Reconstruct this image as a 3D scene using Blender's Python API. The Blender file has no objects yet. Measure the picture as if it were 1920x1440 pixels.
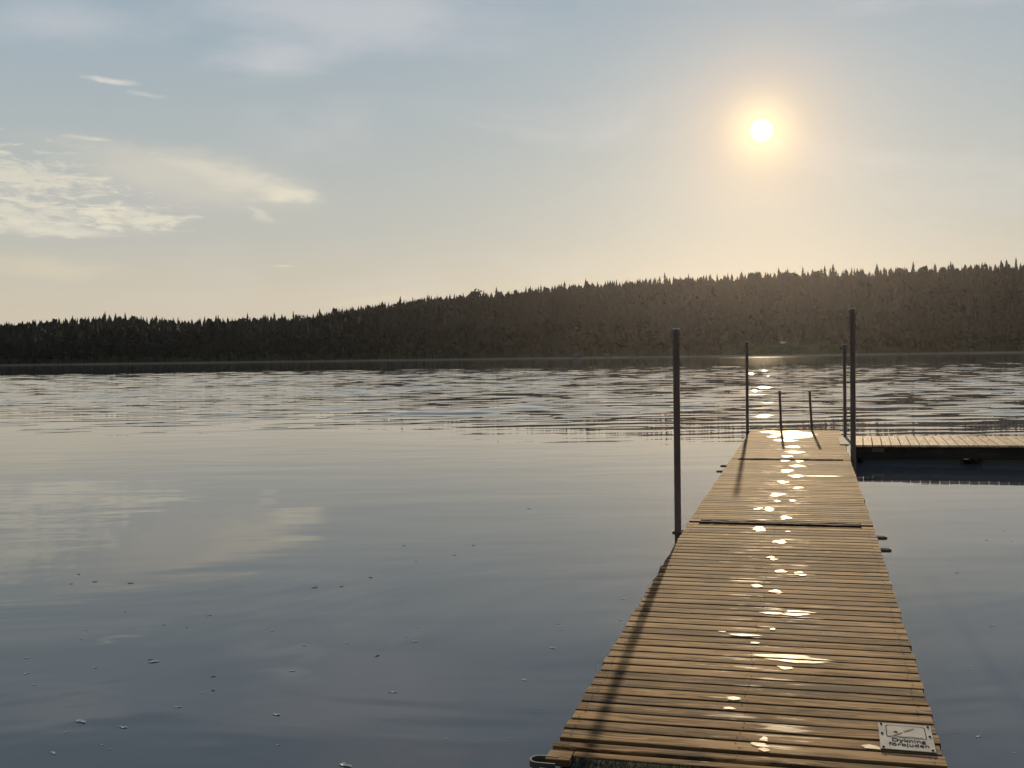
import bpy, bmesh, math, random
import numpy as np
from mathutils import Vector, Matrix

random.seed(7)
RNG = np.random.default_rng(7)
scene = bpy.context.scene
COL = scene.collection
R = math.radians

# ------------------------------------------------------------------ camera
FPX = 2110.0                       # focal length in pixels of the 1920 px wide photograph
CAM_H = 1.64                       # metres above the water
PITCH = math.atan(54 / FPX)
ROLL = 0.0132
cd = bpy.data.cameras.new('camera')
cd.sensor_width = 36.0
cd.lens = FPX / 1920 * 36.0
cd.clip_start = 0.05
cd.clip_end = 20000
cam = bpy.data.objects.new('camera', cd)
COL.objects.link(cam)
cam.matrix_world = (Matrix.Translation((0, 0, CAM_H)) @ Matrix.Rotation(R(90) - PITCH, 4, 'X')
                    @ Matrix.Rotation(-ROLL, 4, 'Z'))
scene.camera = cam
_rot = cam.matrix_world.to_3x3()


def ray(px, py):
    """direction through a point of the 1920 x 1440 photograph"""
    return (_rot @ Vector(((px - 960) / FPX, -(py - 720) / FPX, -1.0))).normalized()


def at(px, py, z=0.0):
    d = ray(px, py)
    return Vector((0, 0, CAM_H)) + d * ((z - CAM_H) / d.z)


def azel(px, py):
    d = ray(px, py)
    return math.atan2(d.x, d.y), math.asin(d.z)


# ------------------------------------------------------------------ world, sun, exposure
SUN_DIR = ray(1428, 244)
SUN_AZ = math.atan2(SUN_DIR.x, SUN_DIR.y)
SUN_EL = math.asin(SUN_DIR.z)
SKY_STRENGTH = 0.07
SUN_STRENGTH = 4.0

sd = bpy.data.lights.new('sun', 'SUN')
sd.energy = SUN_STRENGTH
sd.angle = R(0.55)
sd.color = (1.0, 0.76, 0.47)
sun = bpy.data.objects.new('sun', sd)
COL.objects.link(sun)
sun.rotation_euler = SUN_DIR.to_track_quat('Z', 'Y').to_euler()

scene.view_settings.view_transform = 'Standard'
scene.view_settings.look = 'None'
scene.view_settings.exposure = 0.15
scene.view_settings.gamma = 1.0
scene.view_settings.use_curve_mapping = False

world = bpy.data.worlds.new('World')
scene.world = world
world.use_nodes = True


class NT:
    """small helper to write node trees as expressions"""
    def __init__(self, tree):
        self.t = tree
        tree.nodes.clear()

    def n(self, typ, **kw):
        nd = self.t.nodes.new(typ)
        for k, v in kw.items():
            setattr(nd, k, v)
        return nd

    def l(self, a, b):
        self.t.links.new(a, b)

    def put(self, sock, v):
        if isinstance(v, bpy.types.NodeSocket):
            self.l(v, sock)
        elif v is not None:
            if hasattr(sock, 'default_value') and not isinstance(v, (int, float)) and len(v) == 3 and len(sock.default_value) == 4:
                v = (*v, 1)
            sock.default_value = v

    def m(self, op, a, b=None, c=None, clamp=False):
        nd = self.n('ShaderNodeMath', operation=op, use_clamp=clamp)
        self.put(nd.inputs[0], a)
        if b is not None: self.put(nd.inputs[1], b)
        if c is not None: self.put(nd.inputs[2], c)
        return nd.outputs[0]

    def vm(self, op, a, b=None):
        nd = self.n('ShaderNodeVectorMath', operation=op)
        self.put(nd.inputs[0], a)
        if b is not None: self.put(nd.inputs[1], b)
        return nd.outputs['Value'] if op in ('DOT_PRODUCT', 'LENGTH', 'DISTANCE') else nd.outputs[0]

    def xyz(self, x=0.0, y=0.0, z=0.0):
        nd = self.n('ShaderNodeCombineXYZ')
        for s, v in zip(nd.inputs, (x, y, z)): self.put(s, v)
        return nd.outputs[0]

    def sep(self, v):
        nd = self.n('ShaderNodeSeparateXYZ'); self.l(v, nd.inputs[0])
        return nd.outputs

    def noise(self, vec, scale=1.0, detail=2.0, rough=0.5, dist=0.0, dim='3D', color=False):
        nd = self.n('ShaderNodeTexNoise', noise_dimensions=dim)
        self.put(nd.inputs['Vector'], vec)
        nd.inputs['Scale'].default_value = scale
        nd.inputs['Detail'].default_value = detail
        nd.inputs['Roughness'].default_value = rough
        nd.inputs['Distortion'].default_value = dist
        return nd.outputs['Color' if color else 'Fac']

    def step(self, v, a, b, lo=0.0, hi=1.0):
        nd = self.n('ShaderNodeMapRange', interpolation_type='SMOOTHSTEP')
        self.put(nd.inputs['Value'], v)
        for k, q in (('From Min', a), ('From Max', b), ('To Min', lo), ('To Max', hi)):
            self.put(nd.inputs[k], q)
        return nd.outputs[0]

    def mix(self, fac, a, b, mode='MIX'):
        nd = self.n('ShaderNodeMix', data_type='RGBA', blend_type=mode)
        self.put(nd.inputs[0], fac); self.put(nd.inputs[6], a); self.put(nd.inputs[7], b)
        return nd.outputs[2]

    def ramp(self, fac, stops):
        nd = self.n('ShaderNodeValToRGB')
        self.put(nd.inputs[0], fac)
        e = nd.color_ramp.elements
        while len(e) < len(stops): e.new(0.5)
        for q, (p, c) in zip(e, stops):
            q.position = p; q.color = (*c, 1)
        return nd.outputs[0]

    def bump(self, h, strength=1.0, distance=1.0, normal=None):
        nd = self.n('ShaderNodeBump')
        nd.inputs['Strength'].default_value = strength
        nd.inputs['Distance'].default_value = distance
        self.put(nd.inputs['Height'], h)
        if normal is not None: self.l(normal, nd.inputs['Normal'])
        return nd.outputs[0]


def build_sky():
    q = NT(world.node_tree)
    sky = q.n('ShaderNodeTexSky', sky_type='NISHITA', sun_disc=False)
    sky.sun_elevation = SUN_EL
    sky.sun_rotation = SUN_AZ
    sky.altitude = 100
    sky.air_density = 1.0
    sky.dust_density = 1.2
    sky.ozone_density = 2.0
    d = q.n('ShaderNodeTexCoord').outputs['Generated']
    d = q.vm('NORMALIZE', d)
    x, y, z = q.sep(d)
    az = q.m('ARCTAN2', x, y)
    el = q.m('ARCSINE', z)
    k = 1.0 / SKY_STRENGTH
    # thin high veil that greys the blue and warms towards the horizon
    veil = q.ramp(q.m('MULTIPLY', q.m('MAXIMUM', el, 0.0), 2 / math.pi), [
        (0.0, (0.555, 0.488, 0.375)), (0.035, (0.54, 0.488, 0.388)), (0.07, (0.455, 0.458, 0.415)),
        (0.11, (0.40, 0.435, 0.43)), (0.16, (0.335, 0.40, 0.44)), (0.20, (0.28, 0.36, 0.43)), (0.32, (0.25, 0.33, 0.43)), (1.0, (0.18, 0.24, 0.33))])
    veil = q.vm('MULTIPLY', veil, (k, k, k))
    base = q.mix(0.98, sky.outputs[0], veil)
    # wavy thin cirrus, everywhere
    p = q.xyz(q.m('MULTIPLY', az, 3.0), q.m('MULTIPLY', el, 11.0), 0.0)
    wob = q.noise(p, 1.3, 3, 0.5)
    p2 = q.vm('ADD', p, q.xyz(0.0, q.m('MULTIPLY', wob, 1.2), 3.1))
    thin = q.noise(p2, 1.1, 6, 0.55, 0.4)
    thin = q.step(thin, 0.47, 0.72)
    thin = q.m('MULTIPLY', thin, q.step(el, 0.0, 0.12, 0.25, 1.0))
    col = q.mix(q.m('MULTIPLY', thin, 0.26), base, (0.66 * k, 0.62 * k, 0.60 * k))

    pw = q.xyz(q.m('MULTIPLY', az, FPX / 100), q.m('MULTIPLY', el, FPX / 45), 4.0)
    w1 = q.sep(q.noise(pw, 0.9, 5, 0.6, 0.0, color=True))
    wx = q.m('MULTIPLY', q.m('SUBTRACT', w1[0], 0.5), 110.0)
    wy = q.m('MULTIPLY', q.m('SUBTRACT', w1[1], 0.5), 46.0)

    def ellipse(px, py, rx, ry, tilt=0.0):
        a0, e0 = azel(px, py)
        f = min(1.0, ry / 16.0)
        tilt = -tilt
        u = q.m('ADD', q.m('MULTIPLY', q.m('SUBTRACT', az, a0), FPX), wx)
        v = q.m('ADD', q.m('MULTIPLY', q.m('SUBTRACT', el, e0), FPX), q.m('MULTIPLY', wy, f))
        c, s = math.cos(tilt), math.sin(tilt)
        uu = q.m('MULTIPLY', q.m('ADD', q.m('MULTIPLY', u, c), q.m('MULTIPLY', v, s)), 1.0 / rx)
        vv = q.m('MULTIPLY', q.m('SUBTRACT', q.m('MULTIPLY', v, c), q.m('MULTIPLY', u, s)), 1.0 / ry)
        return q.m('SQRT', q.m('ADD', q.m('MULTIPLY', uu, uu), q.m('MULTIPLY', vv, vv)))

    pd = q.xyz(q.m('MULTIPLY', az, FPX / 100), q.m('MULTIPLY', el, FPX / 100), 0.0)
    streak = q.noise(q.vm('MULTIPLY', pd, (0.55, 2.1, 1)), 1.0, 8, 0.62, 0.35)
    fine = q.noise(q.vm('MULTIPLY', pd, (1.7, 6.2, 1)), 1.0, 8, 0.66, 0.35)
    soft = q.noise(q.vm('MULTIPLY', pd, (0.30, 0.85, 1)), 1.0, 5, 0.55, 0.5)

    def cloud(col, shape, tex, th0, th1, amount, colour, sharp=0.9):
        inside = q.m('SUBTRACT', 1.0, shape)                     # 1 in the centre, 0 on the rim
        v = q.m('ADD', tex, q.m('MULTIPLY', inside, sharp))
        return q.mix(q.m('MULTIPLY', q.step(v, th0, th1), amount), col, tuple(c * k for c in colour))

    cream = (0.69, 0.645, 0.52)
    pale = (0.66, 0.62, 0.56)
    grey = (0.47, 0.46, 0.44)
    soft2 = q.m('ADD', q.m('MULTIPLY', soft, 0.45), q.m('MULTIPLY', q.noise(q.vm('MULTIPLY', pd, (0.5, 1.7, 1)), 1.0, 8, 0.64, 0.6), 0.55))
    # broad faint veils
    col = cloud(col, ellipse(640, 20, 440, 90, 0.06), soft2, 0.45, 1.25, 0.50, (0.60, 0.59, 0.60), 0.8)
    col = cloud(col, ellipse(530, 105, 190, 46, -0.03), soft2, 0.5, 1.3, 0.50, (0.60, 0.59, 0.60), 0.8)
    col = cloud(col, ellipse(110, 40, 260, 70, 0.0), soft2, 0.55, 1.4, 0.42, (0.60, 0.59, 0.60), 0.8)
    col = cloud(col, ellipse(60, 500, 300, 34, 0.10), streak, 0.62, 1.2, 0.40, (0.66, 0.585, 0.42), 0.6)
    col = cloud(col, ellipse(700, 565, 260, 16, -0.03), streak, 0.62, 1.2, 0.35, (0.70, 0.60, 0.42), 0.6)
    col = cloud(col, ellipse(340, 335, 300, 66, 0.14), soft2, 0.45, 1.15, 0.75, (0.585, 0.55, 0.47), 0.8)
    col = cloud(col, ellipse(170, 385, 310, 75, 0.03), soft, 0.45, 1.1, 0.55, grey, 0.8)
    # bank of small puffs
    col = cloud(col, ellipse(40, 330, 200, 52, 0.20), fine, 0.50, 0.74, 0.70, cream, 0.22)
    col = cloud(col, ellipse(20, 400, 260, 48, 0.0), fine, 0.52, 0.74, 0.68, cream, 0.22)
    col = cloud(col, ellipse(260, 408, 100, 24, 0.03), fine, 0.47, 0.72, 0.72, cream, 0.26)
    col = cloud(col, ellipse(60, 428, 240, 16, 0.02), streak, 0.50, 0.82, 0.6, cream, 0.35)
    # wedge with a bright tip
    col = cloud(col, ellipse(440, 335, 170, 24, 0.22), streak, 0.55, 1.10, 0.55, cream, 0.6)
    col = cloud(col, ellipse(530, 366, 72, 20, -0.06), streak, 0.58, 1.10, 0.85, cream, 0.65)
    col = cloud(col, ellipse(488, 405, 46, 16, 0.6), soft, 0.6, 1.15, 0.45, cream, 0.7)
    col = cloud(col, ellipse(520, -260, 560, 120, 0.12), soft2, 0.45, 1.0, 0.75, (0.56, 0.54, 0.55), 0.6)
    col = cloud(col, ellipse(1700, -300, 600, 130, -0.1), soft, 0.45, 1.1, 0.5, (0.56, 0.54, 0.55), 0.6)
    # single streaks
    col = cloud(col, ellipse(200, 152, 80, 9, 0.10), streak, 0.62, 1.1, 0.6, (0.74, 0.69, 0.60), 0.6)
    col = cloud(col, ellipse(265, 180, 60, 9, 0.10), streak, 0.68, 1.2, 0.4, (0.70, 0.66, 0.60), 0.6)
    col = cloud(col, ellipse(175, 262, 66, 6, 0.03), streak, 0.62, 1.1, 0.6, cream, 0.6)
    col = cloud(col, ellipse(300, 288, 30, 4, 0.03), streak, 0.62, 1.1, 0.5, cream, 0.6)
    col = cloud(col, ellipse(540, 500, 36, 4, 0.02), streak, 0.62, 1.1, 0.5, (0.76, 0.66, 0.46), 0.6)
    # aureole and disc
    ang = q.m('MULTIPLY', q.m('ARCCOSINE', q.m('MINIMUM', q.vm('DOT_PRODUCT', d, tuple(SUN_DIR)), 1.0)), 180 / math.pi)

    def glow(col, width, power, colour):
        f = q.m('EXPONENT', q.m('MULTIPLY', q.m('POWER', q.m('MULTIPLY', ang, 1.0 / width), power), -1.0))
        return q.mix(1.0, col, q.vm('MULTIPLY', q.xyz(f, f, f), tuple(c * k for c in colour)), 'ADD')

    col = glow(col, 12.0, 1.5, (0.032, 0.012, -0.004))
    col = glow(col, 2.8, 1.35, (0.36, 0.145, -0.02))
    col = glow(col, 1.2, 1.6, (0.45, 0.38, 0.16))
    disc = q.step(ang, 0.22, 0.54, 30.0 * k, 0.0)
    col = q.mix(1.0, col, q.xyz(disc, q.m('MULTIPLY', disc, 0.93), q.m('MULTIPLY', disc, 0.75)), 'ADD')
    bg = q.n('ShaderNodeBackground')
    bg.inputs['Strength'].default_value = SKY_STRENGTH
    q.l(col, bg.inputs['Color'])
    out = q.n('ShaderNodeOutputWorld')
    q.l(bg.outputs[0], out.inputs['Surface'])


build_sky()

# ------------------------------------------------------------------ helpers


def material(name):
    m = bpy.data.materials.new(name)
    m.use_nodes = True
    q = NT(m.node_tree)
    b = q.n('ShaderNodeBsdfPrincipled')
    o = q.n('ShaderNodeOutputMaterial')
    q.l(b.outputs[0], o.inputs['Surface'])
    return m, q, b.inputs


def link(name, me, parent=None, mat=None, loc=None):
    o = bpy.data.objects.new(name, me)
    COL.objects.link(o)
    if parent is not None: o.parent = parent
    if mat is not None and me is not None and not me.materials: me.materials.append(mat)
    if loc is not None: o.location = loc
    return o


def tag(o, label=None, cat=None, group=None, kind=None):
    for k, v in (('label', label), ('category', cat), ('group', group), ('kind', kind)):
        if v: o[k] = v
    return o


def mesh_np(name, verts, faces, smooth=False):
    """faces: (n,3) or (n,4) int array"""
    verts = np.asarray(verts, np.float32); faces = np.asarray(faces, np.int32)
    me = bpy.data.meshes.new(name)
    k = faces.shape[1]
    me.vertices.add(len(verts)); me.vertices.foreach_set('co', verts.ravel())
    me.loops.add(faces.size); me.loops.foreach_set('vertex_index', faces.ravel())
    me.polygons.add(len(faces))
    me.polygons.foreach_set('loop_start', np.arange(0, faces.size, k, dtype=np.int32))
    me.polygons.foreach_set('use_smooth', np.full(len(faces), smooth))
    me.update(calc_edges=True)
    me.validate()
    return me


def bm_mesh(name, bm, smooth=None):
    bmesh.ops.recalc_face_normals(bm, faces=bm.faces)
    me = bpy.data.meshes.new(name)
    bm.to_mesh(me); bm.free()
    if smooth is not None:
        for p in me.polygons: p.use_smooth = True
        me.set_sharp_from_angle(angle=smooth)
    return me


def box(bm, x0, x1, y0, y1, z0, z1, bevel=0.0):
    b2 = bmesh.new()
    bmesh.ops.create_cube(b2, size=1)
    for v in b2.verts:
        v.co = Vector((x0 + (v.co.x + .5) * (x1 - x0), y0 + (v.co.y + .5) * (y1 - y0), z0 + (v.co.z + .5) * (z1 - z0)))
    if bevel: bmesh.ops.bevel(b2, geom=b2.edges[:], offset=bevel, segments=1, affect='EDGES')
    tmp = bpy.data.meshes.new('tmp'); b2.to_mesh(tmp); b2.free(); bm.from_mesh(tmp); bpy.data.meshes.remove(tmp)


def tube(bm, pts, r, seg=12, cap=True, flat=None):
    """sweep a circle (or a flat strap of half sizes flat=(a,b)) along pts"""
    pts = [Vector(p) for p in pts]
    rings = []
    for i, p in enumerate(pts):
        t = (pts[min(i + 1, len(pts) - 1)] - pts[max(i - 1, 0)]).normalized()
        up = Vector((0, 0, 1)) if abs(t.z) < 0.95 else Vector((1, 0, 0))
        a = t.cross(up).normalized(); b = a.cross(t).normalized()
        if flat:
            ring = [bm.verts.new(p + a * sx * flat[0] + b * sy * flat[1]) for sx, sy in ((-1, -1), (1, -1), (1, 1), (-1, 1))]
        else:
            rr = r[i] if isinstance(r, (list, tuple)) else r
            ring = [bm.verts.new(p + (a * math.cos(2 * math.pi * j / seg) + b * math.sin(2 * math.pi * j / seg)) * rr) for j in range(seg)]
        rings.append(ring)
    n = len(rings[0])
    for a, b in zip(rings, rings[1:]):
        for j in range(n):
            bm.faces.new((a[j], a[(j + 1) % n], b[(j + 1) % n], b[j]))
    if cap:
        bm.faces.new(rings[0]); bm.faces.new(rings[-1])


# ------------------------------------------------------------------ materials


def mat_water():
    m, q, b = material('water')
    P = q.n('ShaderNodeNewGeometry').outputs['Position']
    x, y, z = q.sep(P)
    r = q.m('SQRT', q.m('ADD', q.m('MULTIPLY', x, x), q.m('MULTIPLY', y, y)))
    # long low undulation of the calm foreground
    n1 = q.noise(q.vm('MULTIPLY', P, (0.30, 0.75, 0)), 1.0, 2, 0.5, 0.3)
    n2 = q.noise(q.vm('MULTIPLY', P, (1.2, 2.6, 0)), 1.0, 2, 0.5, 0.2)
    n3 = q.noise(q.xyz(q.m('ADD', q.m('MULTIPLY', x, 0.22), q.m('MULTIPLY', y, 0.16)), q.m('SUBTRACT', q.m('MULTIPLY', y, 0.42), q.m('MULTIPLY', x, 0.20)), 2.0), 1.0, 3, 0.55, 0.8)
    calm = q.m('ADD', q.m('MULTIPLY', q.m('MULTIPLY', n3, q.step(r, 5.5, 11.0, 1.0, 0.06)), 0.020), q.m('ADD', q.m('MULTIPLY', n1, 0.010), q.m('MULTIPLY', n2, q.step(r, 12.0, 20.0, 0.0006, 0.0014))))
    # a strip roughened by the breeze along the far shore
    strip = q.m('MULTIPLY', q.step(r, 330.0, 350.0), q.step(r, 385.0, 405.0, 1.0, 0.0))
    far = q.m('MULTIPLY', q.step(r, 60.0, 200.0), 0.01)
    h = calm
    q.l(q.m('ADD', q.m('ADD', 0.02, far), q.m('MULTIPLY', strip, 0.015)), b['Roughness'])
    b['Base Color'].default_value = (0.056, 0.064, 0.074, 1)
    b['IOR'].default_value = 1.333
    q.l(q.bump(h, 1.0, 1.0), b['Normal'])
    return m


def mat_wood(name, light, mid, dark, rough=0.84, spec=0.075, wet=True, edge=0.049):
    m, q, b = material(name)
    oc = q.n('ShaderNodeTexCoord').outputs['Object']
    rnd = q.n('ShaderNodeObjectInfo').outputs['Random']
    off = q.xyz(q.m('MULTIPLY', rnd, 37.0), q.m('MULTIPLY', rnd, 71.0), q.m('MULTIPLY', rnd, 13.0))
    p = q.vm('ADD', oc, off)
    warp = q.noise(q.vm('MULTIPLY', p, (2.2, 9, 9)), 1.0, 3, 0.5)
    pg = q.vm('ADD', q.vm('MULTIPLY', p, (1.6, 46, 46)), q.xyz(0.0, q.m('MULTIPLY', warp, 7.0), 0.0))
    grain = q.noise(pg, 1.0, 6, 0.62, 0.5)
    patch = q.noise(q.vm('MULTIPLY', p, (2.4, 13, 6)), 1.0, 4, 0.6, 0.6)
    f = q.m('ADD', q.m('MULTIPLY', grain, 0.62), q.m('MULTIPLY', patch, 0.50))
    f = q.m('SUBTRACT', f, 0.042)
    f = q.m('ADD', f, q.m('MULTIPLY', q.m('SUBTRACT', rnd, 0.5), 0.13))
    stain = q.noise(q.vm('MULTIPLY', q.n('ShaderNodeNewGeometry').outputs['Position'], (1.6, 2.3, 1)), 1.0, 5, 0.65, 0.5)
    f = q.m('SUBTRACT', f, q.m('MULTIPLY', q.step(stain, 0.50, 0.68), 0.07))
    col = q.ramp(f, [(0.42, dark), (0.475, tuple(0.5 * a + 0.5 * c for a, c in zip(mid, dark))), (0.52, mid), (0.60, light)])
    # knots
    vor = q.n('ShaderNodeTexVoronoi', feature='F1')
    q.l(q.vm('MULTIPLY', p, (3.1, 12, 1.0)), vor.inputs['Vector'])
    vor.inputs['Scale'].default_value = 1.0
    knot = q.step(vor.outputs['Distance'], 0.05, 0.19, 1.0, 0.0)
    col = q.mix(q.m('MULTIPLY', knot, 0.7), col, dark)
    # grey weathering
    grey = q.noise(q.vm('MULTIPLY', p, (1.1, 5, 5)), 1.0, 3, 0.5)
    col = q.mix(q.m('MULTIPLY', q.step(grey, 0.5, 0.75), 0.28), col, (0.25, 0.19, 0.14))
    crack = q.noise(q.vm('ADD', q.vm('MULTIPLY', p, (0.9, 75, 40)), q.xyz(0.0, q.m('MULTIPLY', warp, 5.0), 0.0)), 1.0, 3, 0.5)
    col = q.mix(q.m('MULTIPLY', q.step(crack, 0.63, 0.69), 0.8), col, tuple(c * 0.4 for c in dark))
    # shade of the gaps, painted dark into the edges of the boards
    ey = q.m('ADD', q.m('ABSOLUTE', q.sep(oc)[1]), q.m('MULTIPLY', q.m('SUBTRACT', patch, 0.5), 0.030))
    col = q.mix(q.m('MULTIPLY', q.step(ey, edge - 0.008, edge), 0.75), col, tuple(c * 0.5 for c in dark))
    ro = q.m('ADD', rough, q.m('MULTIPLY', q.m('SUBTRACT', grain, 0.5), 0.2))
    if wet:
        x, y, z = q.sep(oc)
        line = q.step(q.m('ABSOLUTE', q.m('SUBTRACT', x, 0.02)), 0.10, 0.55, 1.0, 0.0)
        damp = q.noise(q.vm('MULTIPLY', p, (3.5, 22, 4)), 1.0, 4, 0.6, 0.3)
        w = q.step(q.m('ADD', damp, q.m('MULTIPLY', line, 0.12)), 0.66, 0.80)
        col = q.mix(q.m('MULTIPLY', w, 0.35), col, q.vm('MULTIPLY', col, (0.5, 0.47, 0.44)))
        ro = q.m('SUBTRACT', ro, q.m('MULTIPLY', w, 0.20))
        b['Specular IOR Level'].default_value = spec
        q.l(q.m('ADD', spec, q.m('MULTIPLY', w, 0.16)), b['Specular IOR Level'])
    else:
        b['Specular IOR Level'].default_value = spec
    q.l(col, b['Base Color'])
    q.l(ro, b['Roughness'])
    q.l(q.bump(q.m('ADD', grain, q.m('MULTIPLY', knot, -0.5)), 0.35, 0.004), b['Normal'])
    return m


def mat_metal(name, col, rough, metallic=0.85, spots=0.3, rust=None):
    m, q, b = material(name)
    oc = q.n('ShaderNodeTexCoord').outputs['Object']
    n = q.noise(q.vm('MULTIPLY', oc, (9, 9, 3)), 1.0, 5, 0.6)
    c = q.mix(q.m('MULTIPLY', q.step(n, 0.42, 0.66), spots), col, rust or tuple(v * 0.45 for v in col))
    q.l(c, b['Base Color'])
    b['Metallic'].default_value = metallic
    q.l(q.m('ADD', rough - 0.1, q.m('MULTIPLY', n, 0.2)), b['Roughness'])
    fine = q.noise(oc, 160, 2, 0.5)
    q.l(q.bump(fine, 0.15, 0.002), b['Normal'])
    return m


def mat_plain(name, col, rough, spec=0.5, var=0.35, scale=12):
    m, q, b = material(name)
    oc = q.n('ShaderNodeTexCoord').outputs['Object']
    n = q.noise(oc, scale, 5, 0.6)
    q.l(q.mix(q.step(n, 0.35, 0.7), col, tuple(v * (1 - var) for v in col)), b['Base Color'])
    b['Roughness'].default_value = rough
    b['Specular IOR Level'].default_value = spec
    q.l(q.bump(q.noise(oc, scale * 8, 3, 0.6), 0.3, 0.004), b['Normal'])
    return m


def mat_foliage(name, dark, light, attr=False):
    m, q, b = material(name)
    if attr:
        a = q.n('ShaderNodeAttribute', attribute_name='tint').outputs['Fac']
    else:
        a = q.n('ShaderNodeObjectInfo').outputs['Random']
    P = q.n('ShaderNodeNewGeometry').outputs['Position']
    n = q.noise(P, 0.55, 3, 0.6)
    q.l(q.mix(q.m('ADD', q.m('MULTIPLY', a, 0.7), q.m('MULTIPLY', n, 0.45), clamp=True), dark, light), b['Base Color'])
    b['Roughness'].default_value = 0.85
    b['Specular IOR Level'].default_value = 0.15
    return m


M = {}
M['water'] = mat_water()
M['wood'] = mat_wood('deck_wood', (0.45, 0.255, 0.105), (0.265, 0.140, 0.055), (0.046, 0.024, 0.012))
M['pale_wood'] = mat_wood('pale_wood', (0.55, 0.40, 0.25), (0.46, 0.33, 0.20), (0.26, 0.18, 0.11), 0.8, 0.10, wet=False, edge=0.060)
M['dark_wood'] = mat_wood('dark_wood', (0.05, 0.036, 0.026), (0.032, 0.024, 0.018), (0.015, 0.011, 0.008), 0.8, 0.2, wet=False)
M['pole'] = mat_metal('weathered_steel', (0.095, 0.062, 0.046), 0.72, 0.0, 0.7, (0.075, 0.036, 0.02))
M['galv'] = mat_metal('galvanised_steel', (0.42, 0.42, 0.41), 0.45, 0.9, 0.5)
M['guide'] = mat_metal('dark_guide_steel', (0.05, 0.046, 0.042), 0.7, 0.1, 0.5)
M['plate'] = mat_plain('grey_plate', (0.20, 0.185, 0.15), 0.85, 0.15)
M['rubber'] = mat_plain('black_rubber', (0.016, 0.015, 0.015), 0.9, 0.12)
M['float'] = mat_plain('black_plastic_float', (0.02, 0.02, 0.02), 0.5)
M['nail'] = mat_plain('rusty_nail', (0.02, 0.015, 0.012), 1.0, 0.02)
M['turf'] = mat_plain('mossy_turf', (0.016, 0.026, 0.018), 0.95, 0.1, 0.5, 40)


def mat_puddle():
    m, q, b = material('puddle_water')
    P = q.n('ShaderNodeNewGeometry').outputs['Position']
    n = q.noise(q.vm('MULTIPLY', P, (14, 60, 14)), 1.0, 4, 0.6)
    q.l(q.mix(n, (0.05, 0.034, 0.02), (0.11, 0.075, 0.042)), b['Base Color'])
    q.l(q.m('ADD', 0.43, q.m('MULTIPLY', n, 0.28)), b['Roughness'])
    b['IOR'].default_value = 1.333
    # the water thins out along the grain towards the rim
    w = q.n('ShaderNodeAttribute', attribute_name='wet').outputs['Fac']
    oc = q.n('ShaderNodeTexCoord').outputs['Object']
    g = q.noise(q.vm('MULTIPLY', oc, (9, 90, 9)), 1.0, 4, 0.6)
    q.l(q.step(q.m('ADD', w, q.m('MULTIPLY', q.m('SUBTRACT', g, 0.5), 1.3)), 0.10, 0.50), b['Alpha'])
    return m


M['puddle'] = mat_puddle()

# ------------------------------------------------------------------ water, lake bed, far land
W_Y0, W_Y1, W_X = -900, 1500, 1600


def shore_y(x):
    return np.interp(x, [-900, -420, -260, -150, -40, 60, 130, 260, 420, 900], [640, 560, 520, 490, 475, 445, 425, 415, 405, 390]) \
        + 4.0 * np.sin(np.asarray(x) * 0.045) + 2.5 * np.sin(np.asarray(x) * 0.11 + 1)


SKYLINE = [(-260, 640), (-100, 628), (0, 620), (60, 612), (150, 606), (185, 600), (240, 598), (300, 602), (345, 606), (420, 606), (500, 600),
           (560, 600), (620, 595), (660, 583), (720, 574), (800, 565), (880, 555), (960, 550), (1060, 538), (1150, 532), (1230, 527),
           (1300, 523), (1400, 519), (1500, 513), (1600, 512), (1700, 506), (1800, 502), (1900, 496), (2050, 488), (2250, 484)]
RIDGE = 250.0
_sx, _sz = [], []
for px, py in SKYLINE:
    d = ray(px, py)
    t = 1.0
    xx = 0.0
    for _ in range(20):
        yy = float(shore_y(xx)) + RIDGE
        t = yy / d.y
        xx = d.x * t
    _sx.append(xx); _sz.append(CAM_H + d.z * t)
_sx = np.array(_sx); _sz = np.array(_sz)
CANOPY = 15.1


def ground(x, y):
    x = np.asarray(x, float); y = np.asarray(y, float)
    dy = y - shore_y(x)
    top = np.maximum(np.interp(x, _sx, _sz) - CANOPY, 1.0)
    u = np.clip(dy / RIDGE, 0, 1)
    rise = u * u * (3 - 2 * u) * 0.65 + u * 0.35
    back = np.clip((dy - RIDGE) / 900, 0, 1)
    bank = np.clip(dy / 26, 0, 1)
    z = 0.35 + 2.6 * bank * bank * (3 - 2 * bank) + top * rise * (1 - 0.45 * back)
    z = np.where(dy < 0, 0.35 + dy * 0.12, z)
    return np.maximum(z, -3.0) + np.where(dy > 0, 0.5 * np.sin(x * 0.05) * np.sin(y * 0.07) * np.clip(dy / 20, 0, 1), 0)


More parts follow.
